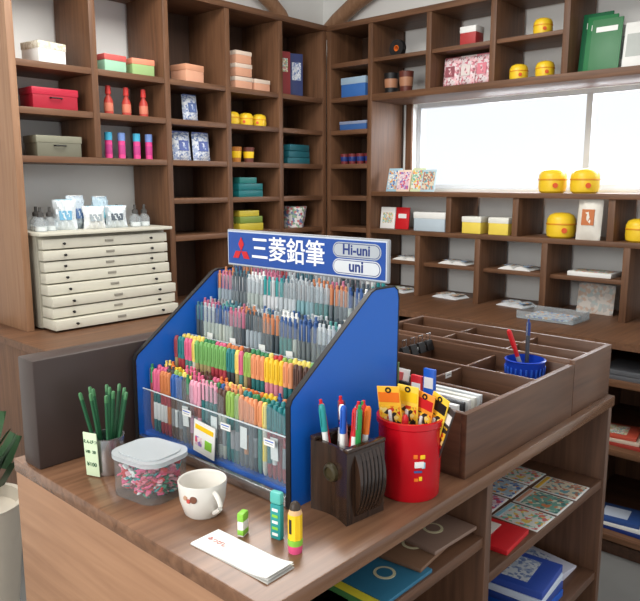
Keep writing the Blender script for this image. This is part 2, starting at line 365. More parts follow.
for ti,(x,z) in enumerate(TF):
    rows=(.014,.034,.054) if ti!=1 else (.016,.040)
    if ti==3: rows=(.013,.034,.068)
    for ri,dx in enumerate(rows):
        n=35
        run=0
        for k in range(n):
            if run<=0:
                cur=random.choice(caps) if ti<2 else random.choice(pcap); bd=random.choice(bodies) if ti<2 else random.choice(pale); run=random.randint(1,4)
                kind=1 if ti>1 or (ti==0 and random.random()<.3) else 0
            run-=1
            yy=.021+k*(.468/(n-1))
            zz=.903+z+(random.choice([0,.003])*(ri>0) if ti<2 else random.choice([0,.003,.007])*(ri>0))+(.018 if ti==3 and ri==2 else 0)
            addpen(kind,(.85+x+dx,.85+yy,zz),(random.uniform(-.8,.8) if 1<k<n-2 else 0,random.uniform(.5,1.5),0),bd,cur,
                'slim capped marker in bright colour standing in the display rack' if ti<2 else 'slender pale pen with clip standing in the display rack','pens in the display rack',random.choice([WH,GRY,bd,cur]))
# ---------------- helpers for goods
def lidbox(name,label,cat,loc,w,d,h,cb,cl,rz=0,group=None,band=None):
    p=thing(name,label,cat,loc,rz,group)
    obj('box_body',M().box((0,0,h*.5-.001),(w*.97,d*.97,h-.002),cb,bev=.002).mesh('b'),parent=p)
    m=M().box((0,0,h*.83),(w,d,h*.34),cl,bev=.002)
    if band: m.box((0,0,h*.83),(w*.14,d*1.01,h*.36),band).box((0,0,h*.83),(w*1.01,d*.14,h*.36),band)
    obj('lid',m.mesh('l'),parent=p); return p
def card(name,label,cat,loc,w,h,th,c,stripes=(),rz=0,tilt=0,group=None):
    m=M().box((0,0,h/2),(w,th,h),c,bev=.001)
    for (fx,fz,fw,fh,cc_) in stripes: m.box((fx*w,-th/2-.0003,h*fz),(fw*w,.0012,fh*h),cc_)
    return single(name,label,cat,m.mesh('c'),loc,(tilt,0,rz),group)
def sheet(name,label,cat,loc,w,d,th,c,pats=(),rz=0,group=None):
    m=M().box((0,0,th/2),(w,d,th),c,bev=.0008)
    for (fx,fy,fw,fd,cc_) in pats: m.box((fx*w,fy*d,th+.0004),(fw*w,fd*d,.0008),cc_)
    return single(name,label,cat,m.mesh('c'),loc,(0,0,rz),group)
# ---- back bookcase goods
YF=2.84
lidbox('gift_box','white patterned gift box on the bookcase shelf','box',(1.425,YF,1.98),.13,.12,.085,WH,patmat('print_cream',(232,228,212),[(205,196,170),(215,208,190)],120),8)
lidbox('gift_box','red and mint gift box on the bookcase shelf','box',(1.72,YF,1.98),.115,.11,.075,cm((160,205,175)),cm((205,95,90)),5)
lidbox('gift_box','peach and green gift box on the bookcase shelf','box',(1.87,YF,1.98),.115,.11,.075,cm((150,180,120)),cm((225,140,110)),-4)
lidbox('gift_box','peach coloured gift box on the bookcase shelf','box',(2.15,YF,1.98),.12,.11,.085,PCH,cm((215,155,122)),6)
for x,z,w_ in ((2.47,1.98,.12),(2.47,2.045,.115),(2.60,1.98,.11),(2.47,2.108,.11)):
    lidbox('gift_box','pale peach gift box in a stack on the bookcase shelf','box',(x,YF,z),w_,.11,.062,PCH,cm((226,206,188)),0,'stacked pale gift boxes')
card('picture_card','tall red picture card standing on the bookcase shelf','card',(2.81,YF,1.98),.08,.24,.008,cm((150,60,62)),[(0,.7,.6,.3,PRM)],-20)
card('picture_card','tall dark blue picture card standing on the bookcase shelf','card',(2.91,YF,1.98),.08,.24,.008,cm((60,70,115)),[(0,.6,.7,.4,PRB)],-20)
def case(label,loc,c,cl_):
    p=lidbox('storage_case',label,'box',loc,.2,.12,.085,c,cl_)
    obj('handle',M().tube([(-.025,-.060,.045),(-.022,-.072,.045),(.022,-.072,.045),(.025,-.060,.045)],.003,BK).mesh('h'),parent=p,label='small dark handle')
case('red lidded case with small handle on the bookcase shelf',(1.435,YF,1.80),cm((165,28,48)),cm((182,35,58)))
case('olive grey lidded case with dark handle on the bookcase shelf',(1.44,YF,1.61),cm((112,110,94)),cm((132,130,112)))
bt=M().lathe([(0,0),(.02,0),(.02,.06),(.009,.085),(.009,.09),(0,.09)],RED,14).lathe([(.0205,.015),(.0207,.016),(.0207,.05),(.0205,.051)],WH,14).mesh('bt')
btc=M().lathe([(0,.09),(.013,.09),(.011,.125),(0,.127)],GRN,12).mesh('cap')
for x in (1.70,1.79,1.88):
    p=thing('glue_bottle','red bottle with pale label on the bookcase shelf','bottle',(x,YF-.02,1.80),0,'row of red bottles'); obj('bottle_body',bt,parent=p,mats=[cm((180,60,50)),cm((205,120,95))]); obj('cap',btc,parent=p,mats=[cm((215,60,55))])
tb=M().lathe([(0,0),(.016,0),(.016,.08),(0,.08)],PNK,14).lathe([(.0163,.02),(.0165,.021),(.0165,.06),(.0163,.061)],CYAN,14).mesh('tb')
tbc=M().lathe([(0,.08),(.017,.08),(.017,.115),(0,.117)],CYAN,14).mesh('tc')
for i,x in enumerate((1.69,1.756,1.835,1.90)):
    p=thing('glitter_tube','pink tube with blue cap on the bookcase shelf','tube',(x,YF-.02,1.61),0,'row of pink and blue tubes'); obj('tube_body',tb,parent=p,mats=[cm((225,70,140)),cm((190,60,130))]); obj('cap',tbc,parent=p,mats=[CYAN if i%2==0 else cm((120,150,210))])
def pouch(loc,w,h,c1,c2,label,rz=0,group=None,name='pouch',wob=.0025):
    m=M().pillow(w,h,.05,c1,None,10,wob).box((0,-.0205,h*.5),(w*.5,.008,h*.35),c2).box((0,0,h-.004),(w*.9,.004,.012),c2)
    return single(name,label,'pouch',m.mesh('p'),loc,(-6,0,rz),group)
pouch((2.163,YF,1.80),.09,.13,PRB,cm((90,110,160)),'clear and blue pouch on the bookcase shelf')
def cup(name,label,loc,r,h,c1,c2,group=None):
    p=thing(name,label,'cup',loc,0,group)
    obj('cup_body',M().lathe([(0,0),(r*.8,0),(r,h),(r*.93,h),(r*.74,.004),(0,.004)],c1,20).mesh('c'),parent=p)
    obj('printed_band',M().lathe([(r*.865,h*.3),(r*.875,h*.32),(r*.955,h*.7),(r*.945,h*.72)],c2,20).mesh('b'),parent=p)
for x in (2.09,2.21): pouch((x,YF-.02,1.61),.105,.14,PRB,cm((90,105,165)),'shiny white and navy printed pouch on the bookcase shelf',0,'pair of white printed pouches')
YP=cm((240,200,45),.35)
def ypot(loc,s=1,label='round yellow lidded pot',rz=0,group=None):
    p=thing('yellow_pot',label,'container',loc,rz,group)
    obj('pot_body',M().lathe([(0,0),(.050*s,0),(.060*s,.008*s),(.064*s,.03*s),(.063*s,.06*s),(0,.06*s)],YP,24).mesh('b'),parent=p)
    obj('rim_band',M().lathe([(.063*s,.058*s),(.0655*s,.06*s),(.0655*s,.065*s),(.06*s,.066*s)],cm((225,150,30)),24).mesh('r'),parent=p,label='orange rim band')
    obj('lid',M().lathe([(.063*s,.063*s),(.062*s,.082*s),(.052*s,.1*s),(.03*s,.11*s),(0,.112*s)],YP,24).mesh('l'),parent=p)
    obj('print_badge',M().lathe([(0,0),(.012*s,0),(.012*s,.003),(0,.003)],cm((222,92,40)),14,T((-.0635*s,0,.035*s))@R(-90,'Y')).mesh('d'),(0,0,0),(0,0,35),parent=p,label='orange printed badge')
for x in (2.43,2.525,2.62): ypot((x,YF,1.80),.62,'small round yellow lidded pot on the bookcase shelf',group='small yellow pots')
for x,c in ((2.45,cm((190,120,50))),(2.54,cm((110,60,50)))): cup('small_jar','small brown printed jar on the bookcase shelf',(x,YF,1.61),.032,.08,c,YEL,'small brown jars')
for i in range(3): sheet('tissue_packet','teal flat packet in a stack on the bookcase shelf','packet',(2.87,YF,1.61+.036*i),.17,.12,.034,cm((30,95,105)),[(0,0,.6,.5,WH)],4*i-3,'teal packets')
for z in (1.43,1.466): sheet('teal_box','flat teal box in a stack on the bookcase shelf','box',(2.50,YF,z),.17,.12,.034,cm((20,105,108)),[(0,0,.5,.4,CYAN)],group='flat teal boxes')
sheet('teal_box','narrow teal box on the flat box stack','box',(2.49,YF,1.502),.12,.1,.03,cm((40,120,115)))
sheet('yellow_box','flat yellow box on the bookcase shelf','box',(2.5,YF,1.25),.17,.12,.04,cm((190,170,50)))
sheet('green_box','flat green box on top of the yellow box','box',(2.5,YF,1.291),.16,.12,.035,cm((120,140,60)))
sheet('yellow_box','small flat yellow box topping the stack','box',(2.49,YF,1.327),.14,.11,.03,cm((200,180,60)))
b_=M().lathe([(0,0),(.06,0),(.08,.12),(.075,.12),(.055,.006),(0,.006)],patmat('print_dots',(235,230,228),[(210,120,125),(120,135,175),(150,180,150)],75),20)
single('patterned_basket','white patterned basket on the bookcase shelf','basket',b_.mesh('bs'),(2.88,YF,1.25))
# drawer chest
ch=thing('drawer_chest','grey-beige flat-file chest of shallow paper drawers on the worktop','chest of drawers',(1.29,2.69,.9))
IV2=cm((160,155,140))
obj('body',M().box((.31,.18,.2),(.62,.26,.385),IV2,bev=.003).mesh('b'),parent=ch)
obj('top_panel',M().box((.31,.155,.397),(.64,.32,.014),IVO,bev=.003).mesh('t'),parent=ch)
offs=[-.075,-.05,-.055,-.03,-.012,0,-.006,0]
for i in range(8):
    z=.03+i*.0465; off=offs[i]
    dr=obj('drawer',M().box((.31+.002*(i%3-1),.05,z),(.60,.07-off*2,.040),IVO,bev=.002).mesh('d'),(0,0,0),parent=ch)
    obj('label_holder',M().box((.31,.0135+off,z+.002),(.04,.004,.010),cm((140,136,124)),bev=.001).mesh('lh'),parent=dr)
    for kx in (.10,.52): obj('knob',M().lathe([(0,0),(.004,0),(.003,.006),(.006,.010),(.005,.013),(0,.014)],BK,12,T((kx,.015+off,z))@R(90,'X')).mesh('k'),parent=dr)
for x,y in ((1.335,2.78),(1.385,2.80),(1.79,2.79),(1.845,2.80),(1.36,2.87),(1.745,2.87)):
    p=thing('ink_bottle','small glass bottle with dark cap on the drawer chest','bottle',(x,y,1.304),0,'small glass bottles on the chest')
    obj('bottle_body',M().lathe([(0,0),(.026,0),(.026,.04),(.01,.06),(0,.06)],BAG,12).lathe([(0,.002),(.024,.002),(.024,.02),(0,.02)],WH,12).mesh('b'),parent=p)
    obj('cap',M().lathe([(0,.06),(.014,.06),(.014,.075),(.006,.08),(.006,.1),(0,.1)],cm((70,68,66)),12).mesh('c'),parent=p)
PKM=[cm((214,222,226)),cm((200,214,224)),cm((228,230,230)),cm((182,204,216))]
for i,(x,y,r_,h) in enumerate(((1.455,2.80,-22,.13),(1.53,2.84,14,.145),(1.58,2.78,-12,.10),(1.65,2.84,20,.14),(1.69,2.785,-20,.10))):
    m=M().pillow(.10,h,.06,PKM[i%4],None,12,.006).box((0,-.024,h*.45),(.05,.012,h*.3),[cm((110,165,195)),cm((90,120,165)),cm((150,160,165)),cm((120,185,200)),cm((80,90,100))][i]).box((0,0,h-.006),(.07,.004,.014),[cm((150,190,205)),WH][i%2])
    single('plastic_bag','crumpled white and blue plastic pack on the drawer chest','bag',m.mesh('p'),(x,y,1.304),(-10+6*(i%2),0,r_),'crumpled packs on the chest')
# ---- window bookcase goods
XF=3.15
lidbox('blue_box','blue and white package on the corner shelf','box',(XF,2.58,1.98),.10,.18,.11,cm((60,110,180)),cm((160,185,205)))
lidbox('blue_box','blue and white package on the corner shelf','box',(XF,2.58,1.80),.10,.2,.05,cm((60,100,160)),cm((140,150,175)))
for y in (2.50,2.56,2.62,2.68): cup('small_jar','small dark red jar on the corner shelf',(XF,y,1.61),.026,.06,cm((120,45,48)),NAVY,'row of dark red jars')
p=thing('tape_roll','dark round tape roll standing on the upper shelf','tape',(XF,2.31,2.17),0)
obj('roll',M().lathe([(.016,-.015),(.045,-.015),(.045,.015),(.016,.015),(.016,-.015)],BK,24,T((0,0,.0455))@R(90,'Y')).mesh('r'),parent=p)
obj('inner_core',M().lathe([(.012,-.014),(.0155,-.014),(.0155,.014),(.012,.014),(.012,-.014)],ORG,20,T((0,0,.0455))@R(90,'Y')).mesh('r'),parent=p)
for y,c in ((2.35,BK),(2.25,cm((100,50,40)))): cup('small_jar','dark jar on the upper window shelf',(XF,y,1.98),.04,.11,c,cm((170,120,90)),'dark jars')
def wcard(name,label,cat,y,z,w,h,c,st=(),tilt=-6,group=None,x=XF,th=.008):
    return card(name,label,cat,(x,y,z),w,h,th,c,st,-90,tilt,group)
for y,c in ((1.97,cm((150,80,90))),(1.88,cm((225,215,210))),(1.79,cm((225,130,145)))): pouch((XF,y,1.98),.10,.15,PRP,c,'pink and white pouch on the upper shelf',-90,'pink pouches')
lidbox('red_box','red and white box on the upper shelf','box',(XF,1.86,2.17),.08,.09,.09,cm((180,60,60)),WH)
for y in (1.60,1.47): ypot((XF,y,1.98),.68,'small round yellow lidded pot on the upper shelf',group='small yellow pots')
ypot((XF,1.49,2.17),.68,'small round yellow lidded pot on the upper shelf',group='small yellow pots')
for i in range(3): wcard('notebook','tall green notebook standing on the upper shelf','notebook',1.25-.03*i,1.98,.13,.26-.02*i,[cm((20,95,60)),cm((40,120,70)),cm((70,125,85))][i],[(0,.8,.7,.1,WH)],-8,'green notebooks',XF-.02*i)
for i in range(2): wcard('notebook','white ruled notebook standing on the upper shelf','notebook',1.09-.03*i,1.98,.11,.19,WH,[(0,.5,.8,.5,cm((180,185,180)))],-8,'white notebooks',XF-.03*i)
ypot((XF,1.404,1.456),1.0,'large round yellow lidded pot on the window ledge',group='large yellow pots')
ypot((XF,1.252,1.456),1.0,'large round yellow lidded pot on the window ledge',group='large yellow pots')
for i,(y,c) in enumerate(((2.33,cm((170,205,220))),(2.25,cm((245,220,200))),(2.17,cm((220,230,190))),(2.09,cm((190,215,225))))):
    wcard('postcard','pale colourful postcard on the window ledge','postcard',y,1.456,.085,.13-.01*(i%2),c,[(0,.5,.85,.8,PGS[[4,3,0,2][i]])],-14,'pale postcards',x=XF-.015*(i%2))
wcard('booklet','white and grey booklet standing on the shelf','booklet',2.36,1.25,.1,.12,WH,[(0,.5,.7,.5,PRM)])
wcard('booklet','red booklet standing on the shelf','booklet',2.26,1.25,.09,.12,RED,[(0,.6,.6,.2,WH)])
lidbox('white_box','white and pale blue box on the shelf','box',(XF,2.05,1.25),.1,.2,.10,cm((190,205,215)),WH)
for y in (1.80,1.65): lidbox('cup_box','small white and yellow boxed cup on the shelf','box',(XF,y,1.25),.09,.11,.085,cm((240,215,90)),cm((235,235,225)),group='boxed cups')
ypot((XF,1.35,1.25),1.05,'large round yellow lidded pot below the window ledge',group='large yellow pots')
pouch((XF-.06,1.2,1.25),.11,.2,cm((225,220,208)),cm((190,110,60)),'white cloth bag with orange print on the shelf',-90,name='cloth_bag')
ypot((XF,1.0,1.25),.9,'round yellow lidded pot below the window ledge',group='large yellow pots')
def openbook(loc,rz,c,c2,label,group,s=1):
    m=M()
    for sg in (-1,1):
        poly=[(0,.002)]+[(sg*.085*s*k/8,.002+.016*math.sin(math.pi*(k/8)**.7)) for k in range(1,9)]+[(sg*.085*s,.0)]+[(0,0)]
        m.prism(poly,.12*s,c,T((0,.06*s,0))@R(90,'X'))
        m.box((sg*.045*s,0,.0185),(.05*s,.085*s,.0008),c2)
    single('open_booklet',label,'booklet',m.mesh('ob'),loc,(0,0,rz),group)
for y in (2.22,1.92,1.57): openbook((3.19,y,1.08),90,WH,PGS[4],'open white printed booklet lying on the cubby shelf','open booklets in the cubbies')
for y,k in ((2.27,0),(1.94,2),(1.56,4)): openbook((3.16,y,.9),82,cm((222,226,228)),PGS[k],'open pale leaflet lying on the worktop cubby','open booklets in the cubbies',.95)
sheet('paper_pad','white paper pad lying on the cubby shelf','paper pad',(3.2,1.2,1.08),.14,.2,.02,WH,[(0,0,.8,.8,PGS[0])])
single('patterned_cloth','pale patterned cloth bag leaning in the cubby','cloth',M().pillow(.17,.14,.02,PRF,None,10,.002).mesh('f'),(3.2,1.19,.9),(-8,0,-90))
cl_=M().box((0,0,.004),(.18,.26,.006),BAG,bev=.002)
for sx_ in (-1,1): cl_.box((sx_*.088,0,.02),(.003,.26,.034),BAG)
for sy_ in (-1,1): cl_.box((0,sy_*.129,.02),(.176,.003,.034),BAG)
cl_.box((0,0,.012),(.14,.2,.008),PGS[4])
single('clear_case','clear shallow plastic case with a pale leaflet inside','case',cl_.mesh('g'),(2.95,1.28,.9))
for i,(c,z) in enumerate(((cm((165,60,50)),.46),(cm((210,190,170)),.475),(cm((190,80,60)),.49))):
    sheet('book','reddish book in a flat stack on the lower shelf','book',(2.82,.90+.02*i,z),.15,.2,.014,c,[(0,0,.7,.6,PRM)],5*i,'flat books on the lower shelf')
for i,c in enumerate((NAVY,WH,cm((50,80,140)))):
    sheet('book','blue or white book in a flat stack on the bottom shelf','book',(2.82,.86+.02*i,.10+i*.016),.15,.2,.015,c,[(0,0,.6,.5,cm((200,210,225)))],4*i,'flat books on the bottom shelf')
for i in range(2): sheet('folder','grey folder on the cabinet shelf','folder',(2.82,.85,.74+i*.02),.2,.25,.018,cm((92,94,98)),group='grey folders')
# potted plant
pp=thing('potted_plant','leafy green plant in a pale pot on the floor','potted plant',(.815,2.29,0))
obj('pot',M().lathe([(0,0),(.1,0),(.145,.43),(.152,.46),(.135,.46),(.125,.42),(0,.42)],cm((208,198,182)),28).mesh('p'),parent=pp)
lf=M(); LG=cm((38,76,38))
for i in range(26):
    a_=i*2.4; tl=.05+.10*random.random(); z=.46+.10*random.random()
    lf.tube([(0,0,.41),(tl*.4*math.cos(a_),tl*.4*math.sin(a_),z+.06),(tl*math.cos(a_),tl*math.sin(a_),z+.08+.08*random.random())],.0025,LG,5)
    lf.pillow(.045,.12,.004,LG,T((tl*math.cos(a_),tl*math.sin(a_),z+.06))@Matrix.Rotation(a_+1.57,4,'Z')@R(35,'X'),4)
obj('foliage',lf.mesh('f'),parent=pp)
# ---------------- counter small things
Z=.9
pp=thing('pencil_pot','steel pot with a pale green hanging tag holding dark green pencils','pencil holder',(.719,1.262,Z))
obj('pot_body',M().lathe([(0,0),(.031,0),(.034,.004),(.034,.078),(.036,.08),(.032,.08),(.031,.004),(0,.004)],STEEL,24).mesh('p'),parent=pp)
tg=M().box((0,0,0),(.002,.034,.095),cm((214,232,196)),bev=.0005).text('えんぴつ',.009,DGRN,T((-.0015,0,.028))@SG).text('HB  2B',.009,DGRN,T((-.0015,0,.006))@SG).text('¥100',.012,DGRN,T((-.0015,0,-.022))@SG)
obj('hanging_tag',tg.mesh('t'),(-.041,-.006,.05),(0,-3,20),parent=pp,label='pale green hanging price tag')
pc=M().lathe([(.0,.0),(.0042,.0),(.0042,.165),(0,.165)],DGRN,6).mesh('pb'); pt=M().lathe([(.0043,.158),(.0043,.170),(.003,.173),(0,.173)],cm((70,125,80)),6).mesh('pt')
for i in range(11):
    a_=i*2.4; r_=.004+.011*math.sqrt(i/11); tl=3+13*math.sqrt(i/11)
    p=thing('pencil','dark green hexagonal pencil standing in the steel pot','pencil',(.719+r_*math.cos(a_),1.262+r_*math.sin(a_),Z+.008),0,'green pencils in the steel pot',(-tl*math.sin(a_)*.8,tl*math.cos(a_)*.8,0))
    obj('shaft',pc,parent=p); obj('end_cap',pt,parent=p)
def rrect(w,d,r,n=7):
    P=[]
    for cx,cy,a0 in ((w/2-r,d/2-r,0),(-w/2+r,d/2-r,90),(-w/2+r,-d/2+r,180),(w/2-r,-d/2+r,270)):
        for i in range(n+1):
            t_=math.radians(a0+90*i/n); P.append((cx+r*math.cos(t_),cy+r*math.sin(t_)))
    return P
tp=thing('plastic_tub','clear plastic tub with frosted lid holding small pink pieces','tub',(.725,1.115,Z),8)
obj('tub_body',M().prism(rrect(.108,.128,.034),.074,TUBM).mesh('b'),parent=tp)
m=M().prism(rrect(.115,.135,.037),.009,LIDM,T((0,0,.074))).prism(rrect(.092,.112,.03),.003,LIDM,T((0,0,.083)))
obj('lid',m.mesh('l'),parent=tp)
ct=M()
PK=[PNK,RED,cm((225,110,130)),cm((240,170,180)),TEAL,cm((60,140,110)),WH,PNK,cm((215,70,100))]
for i in range(560):
    x=random.uniform(-.043,.043); y=random.uniform(-.053,.053)
    if abs(x)>.028 and abs(y)>.038: continue
    ct.box((0,0,0),(.013,.010,.004),random.choice(PK),T((x,y,random.uniform(.008,.058)))@R(random.uniform(-40,40),'X')@R(random.uniform(-40,40),'Y')@R(random.uniform(0,180),'Z'),bev=.0012,seg=1)
o=obj('contents',ct.mesh('c'),parent=tp,label='heap of small pink and green pieces'); o['kind']='stuff'
# mug
mg=thing('mug','white ceramic mug with small coloured print on the counter','mug',(.736,.965,Z))
MW=cm((226,222,214),.18)
obj('mug_body',M().lathe([(0,0),(.03,0),(.034,.004),(.042,.03),(.045,.064),(.044,.066),(.042,.064),(.038,.03),(.03,.006),(0,.006)],MW,36).mesh('b'),parent=mg)
hd=[(.040+.022*math.sin(t_*math.pi/8),0,.056-.042*(t_/8)) for t_ in range(9)]
obj('handle',M().tube(hd,.0045,MW,8,R(-98,'Z')).mesh('h'),parent=mg)
pr=M()
for a_,z,c,sz in ((-150,.044,cm((120,75,55)),.012),(-163,.040,cm((200,80,70)),.007),(-172,.045,cm((190,150,120)),.008)): pr.lathe([(0,0),(sz*.6,0),(sz*.5,.0016),(0,.002)],c,12,R(a_,'Z')@T((.0434,0,z))@R(84,'Y'))
obj('printed_motif',pr.mesh('p'),parent=mg)
# erasers
p=thing('eraser','small green and white capped eraser standing on the counter','eraser',(.731,.848,Z),20)
obj('sleeve',M().box((0,0,.014),(.02,.012,.028),cm((240,240,230)),bev=.002).box((0,0,.008),(.0205,.0125,.012),LGRN,bev=.002).mesh('s'),parent=p); obj('cap',M().box((0,0,.035),(.021,.013,.016),LGRN,bev=.003).mesh('c'),parent=p)
p=thing('correction_stick','teal patterned stick eraser standing on the counter','eraser',(.762,.795,Z),10)
m=M().box((0,0,.032),(.012,.022,.064),TEAL,bev=.003)
for i in range(5): m.box((-.0062,0,.01+.011*i),(.001,.012,.005),[WH,LGRN][i%2])
obj('body',m.mesh('b'),parent=p); obj('cap',M().box((0,0,.075),(.013,.023,.022),cm((90,185,175)),bev=.004).mesh('c'),parent=p)
p=thing('pencil_eraser','yellow pencil-shaped novelty eraser standing on the counter','eraser',(.752,.742,Z))
obj('eraser_base',M().lathe([(0,0),(.011,0),(.012,.004),(.012,.014),(0,.014)],PNK,16).mesh('e'),parent=p); obj('ferrule',M().lathe([(0,.014),(.0125,.014),(.0125,.024),(0,.024)],LGRN,16).mesh('f'),parent=p)
m=M().lathe([(0,.024),(.012,.024),(.012,.068),(.0,.068)],YEL,8); m.box((-.011,0,.048),(.002,.005,.025),BK)
obj('shaft',m.mesh('s'),parent=p); obj('pencil_point',M().lathe([(.012,.068),(.0095,.076),(0,.076)],cm((225,180,130)),10).lathe([(.0098,.0755),(.008,.084),(.004,.088),(0,.089)],cm((60,48,38)),10).mesh('t'),parent=p)
# notepad: thin stack whose near end curls up slightly
def leaf(w,l,off,th,curl,m,mt,rz=0):
    pts=[]; n=14
    for k in range(n+1):
        y=-l/2+l*k/n; z=off+curl*max(0,(-y-l*.22)/(l*.28))**2
        pts.append((y,z))
    poly=pts+[(y,z+th) for y,z in pts[::-1]]
    m.prism(poly,w,mt,R(rz,'Z')@T((-w/2,0,0))@Matrix(((0,0,1,0),(1,0,0,0),(0,1,0,0),(0,0,0,1))))
TX=Matrix(((0,1,0,0),(-1,0,0,0),(0,0,1,0),(0,0,0,1)))
m=M(); leaf(.060,.182,0,.002,0,m,cm((205,205,200))); leaf(.060,.180,.0023,.0006,.003,m,WH,.8); leaf(.060,.180,.0033,.0006,.007,m,WH,-.6)
m.text('みつびし',.011,cm((190,60,50)),T((0,.058,.0045))@TX,.0002)
for k in range(4): m.box((0,.03-.02*k,.0042),(.044,.0006,.0004),cm((222,222,218)))
single('notepad','long white notepad of thin loose pages on the counter','notepad',m.mesh('n'),(.682,.798,Z),(0,0,2))
# wooden sharpener-shaped holder
WD=wood('holder_wood',(32,22,17),(68,47,34),2,.2,2)
ph=thing('pen_holder','dark glossy wooden sharpener-shaped pen holder on the counter','pen holder',(.925,.776,Z),-6)
hs=M(); w2,d2,hh=.048,.048,.135
P=[]
for sg in (1,-1):
    for i in range(9):
        t_=i/8; x=(w2-.010*math.sin(math.pi*t_))*sg; y=-d2+2*d2*t_
        P.append((x,y if sg>0 else -y))
hs.prism(P,.05,WD)
for sg in (1,-1):
    Q=[]
    for i in range(9): t_=i/8; Q.append(((w2-.010*math.sin(math.pi*t_))*sg,-d2+2*d2*t_))
    Q+= [((w2-.016)*sg,d2),((w2-.016)*sg,-d2)]
    hs.prism(Q,hh-.05,WD,T((0,0,.05)))
hs.box((0,d2-.004,.0925),(2*w2-.032,.008,.085),WD).box((0,-d2+.004,.0925),(2*w2-.032,.008,.085),WD)
obj('body',hs.mesh('h'),parent=ph)
cb=M(); Pp=[(0,.012),(0,.128)]+[(.015*math.sin(math.pi*(1-k/10))**.8,.012+.116*(1-k/10)) for k in range(1,10)]
YZ=Matrix(((0,0,1,0),(-1,0,0,0),(0,1,0,0),(0,0,0,1)))
cb.prism(Pp,.066,WD,T((-.028,-d2,0))@YZ)
obj('carved_belly',cb.mesh('cb'),parent=ph)
rb=M()
for i in range(6):
    x=-.020+.0096*i
    pts=[(x+.010*(k/8-.5),-d2-.0155*math.sin(math.pi*k/8)**.8-.0002,.014+.112*k/8) for k in range(9)]
    rb.tube(pts,.0013,cm((24,17,13),.3),6)
obj('grip_ribs',rb.mesh('r'),parent=ph,label='slanted carved grooves')
obj('front_disc',M().lathe([(0,0),(.018,0),(.016,.006),(.011,.008),(.010,.004),(0,.004)],cm((64,56,36),.3),24,T((-.040,0,.085))@R(-90,'Y')).mesh('d'),parent=ph)
for sg in (-1,1): obj('lip_rim',M().box((0,sg*(d2-.004),hh+.004),(2*w2,.014,.008),WD,bev=.002).mesh('lr'),parent=ph)
cl=[RED,GRN,ORG,RED,BLUE,RED,WH,GRN,TEAL,RED,NAVY,RED]
for i in range(12):
    x=-.018+.012*(i%4); y=-.026+.026*(i//4)
    addpen(i%2,(.925+x,.776+y,Z+.053),(random.uniform(-8,8),random.uniform(-8,8),0),cl[i] if i%2 else WH,cl[i],'coloured pen standing in the wooden holder','pens in the wooden holder')
# red cup
rc=thing('red_cup','large glossy red plastic bucket cup with printed sticker','cup',(1.070,.738,Z))
RM=cm((200,14,30),.25)
obj('cup_body',M().lathe([(0,0),(.056,0),(.059,.004),(.0625,.143),(.0665,.146),(.0665,.157),(.0615,.158),(.056,.006),(0,.006)],RM,40).mesh('c'),parent=rc)
st=M()
for a_,z,w_,h_,c in ((-128,.078,.018,.012,WH),(-122,.093,.010,.008,YEL),(-135,.094,.008,.008,ORG),(-120,.076,.007,.012,cm((150,200,215))),(-130,.064,.016,.004,cm((60,90,150))),(-133,.048,.008,.006,ORG),(-125,.05,.006,.008,YEL)):
    st.box((.0607,0,z),(.0035,w_,h_),c,R(a_,'Z'),bev=.001)
obj('sticker',st.mesh('s'),parent=rc)
PYO=patmat('print_orange',(248,200,60),[(240,140,40),(250,225,140),(210,60,40),(50,45,45)],130)
def pack(loc,rot,c,c2,label,h=.22):
    m=M().box((0,0,h/2),(.003,.044,h),c,bev=.001).box((-.002,0,h-.022),(.001,.040,.020),c2).box((-.002,0,h-.07),(.001,.038,.06),PYO).box((-.0035,.0,h-.075),(.005,.007,.055),WH,bev=.002).lathe([(.003,-.001),(.006,-.001),(.006,.001),(.003,.001)],BK,10,T((-.002,0,h-.007))@R(90,'Y'))
    return single('blister_pack',label,'package',m.mesh('b'),loc,rot,'blister packs in the red cup')
for i,(dx,dy,rx,ry,rz_,h,c,c2) in enumerate(((-.016,.022,-4,-9,22,.215,cm((245,185,45)),ORG),(.0,.014,3,-5,10,.21,cm((248,210,70)),YEL),(.008,.0,10,-2,-2,.20,cm((240,150,40)),RED),(.018,-.012,15,2,-12,.20,cm((248,205,60)),BK),(.024,-.020,18,5,-20,.185,cm((60,50,48)),WH))):
    pack((1.070+dx,.738+dy*.7,Z+.010),(rx,ry,rz_),c,c2,'yellow and orange printed blister pack fanned out of the red cup',h)
addpen(0,(1.036,.728,Z+.02),(2,-2,0),RED,RED,'red marker standing in the red cup','pens in the red cup')
# tray goods
tz=.912
for i in range(5): sheet('booklet','white or grey booklet leaning in the tray','booklet',(1.225+.024*i,.80,tz),.012,.15,.128,[WH,cm((60,60,62)),WH,cm((225,225,215)),cm((210,214,216))][i],(),0,'booklets in the tray')
for i in range(4): card('card_packet','coloured card packet standing in the tray','packet',(1.23+.028*i,1.0,tz),.13,.145,.006,[cm((110,165,190)),PGS[0],cm((200,90,90)),WH][i],[(0,.8,.7,.15,[NAVY,WH,WH,GRY][i])],-90,-14,'card packets in the tray')
for i in range(3): card('card_packet','coloured card packet standing in the tray','packet',(1.235+.03*i,1.215,tz),.13,.16,.006,[PGS[3],cm((235,205,90)),PGS[1]][i],[(0,.85,.7,.12,WH)],-90,-14,'card packets in the tray')
for x,y,c in ((1.62,1.21,cm((50,52,56))),(1.60,.99,cm((70,72,75))),(1.79,1.0,cm((110,80,66)))):
    lidbox('clip_box','small dark box of clips in the tray','box',(x,y,tz),.075,.11,.05,c,cm((90,92,95)),group='clip boxes in the tray')
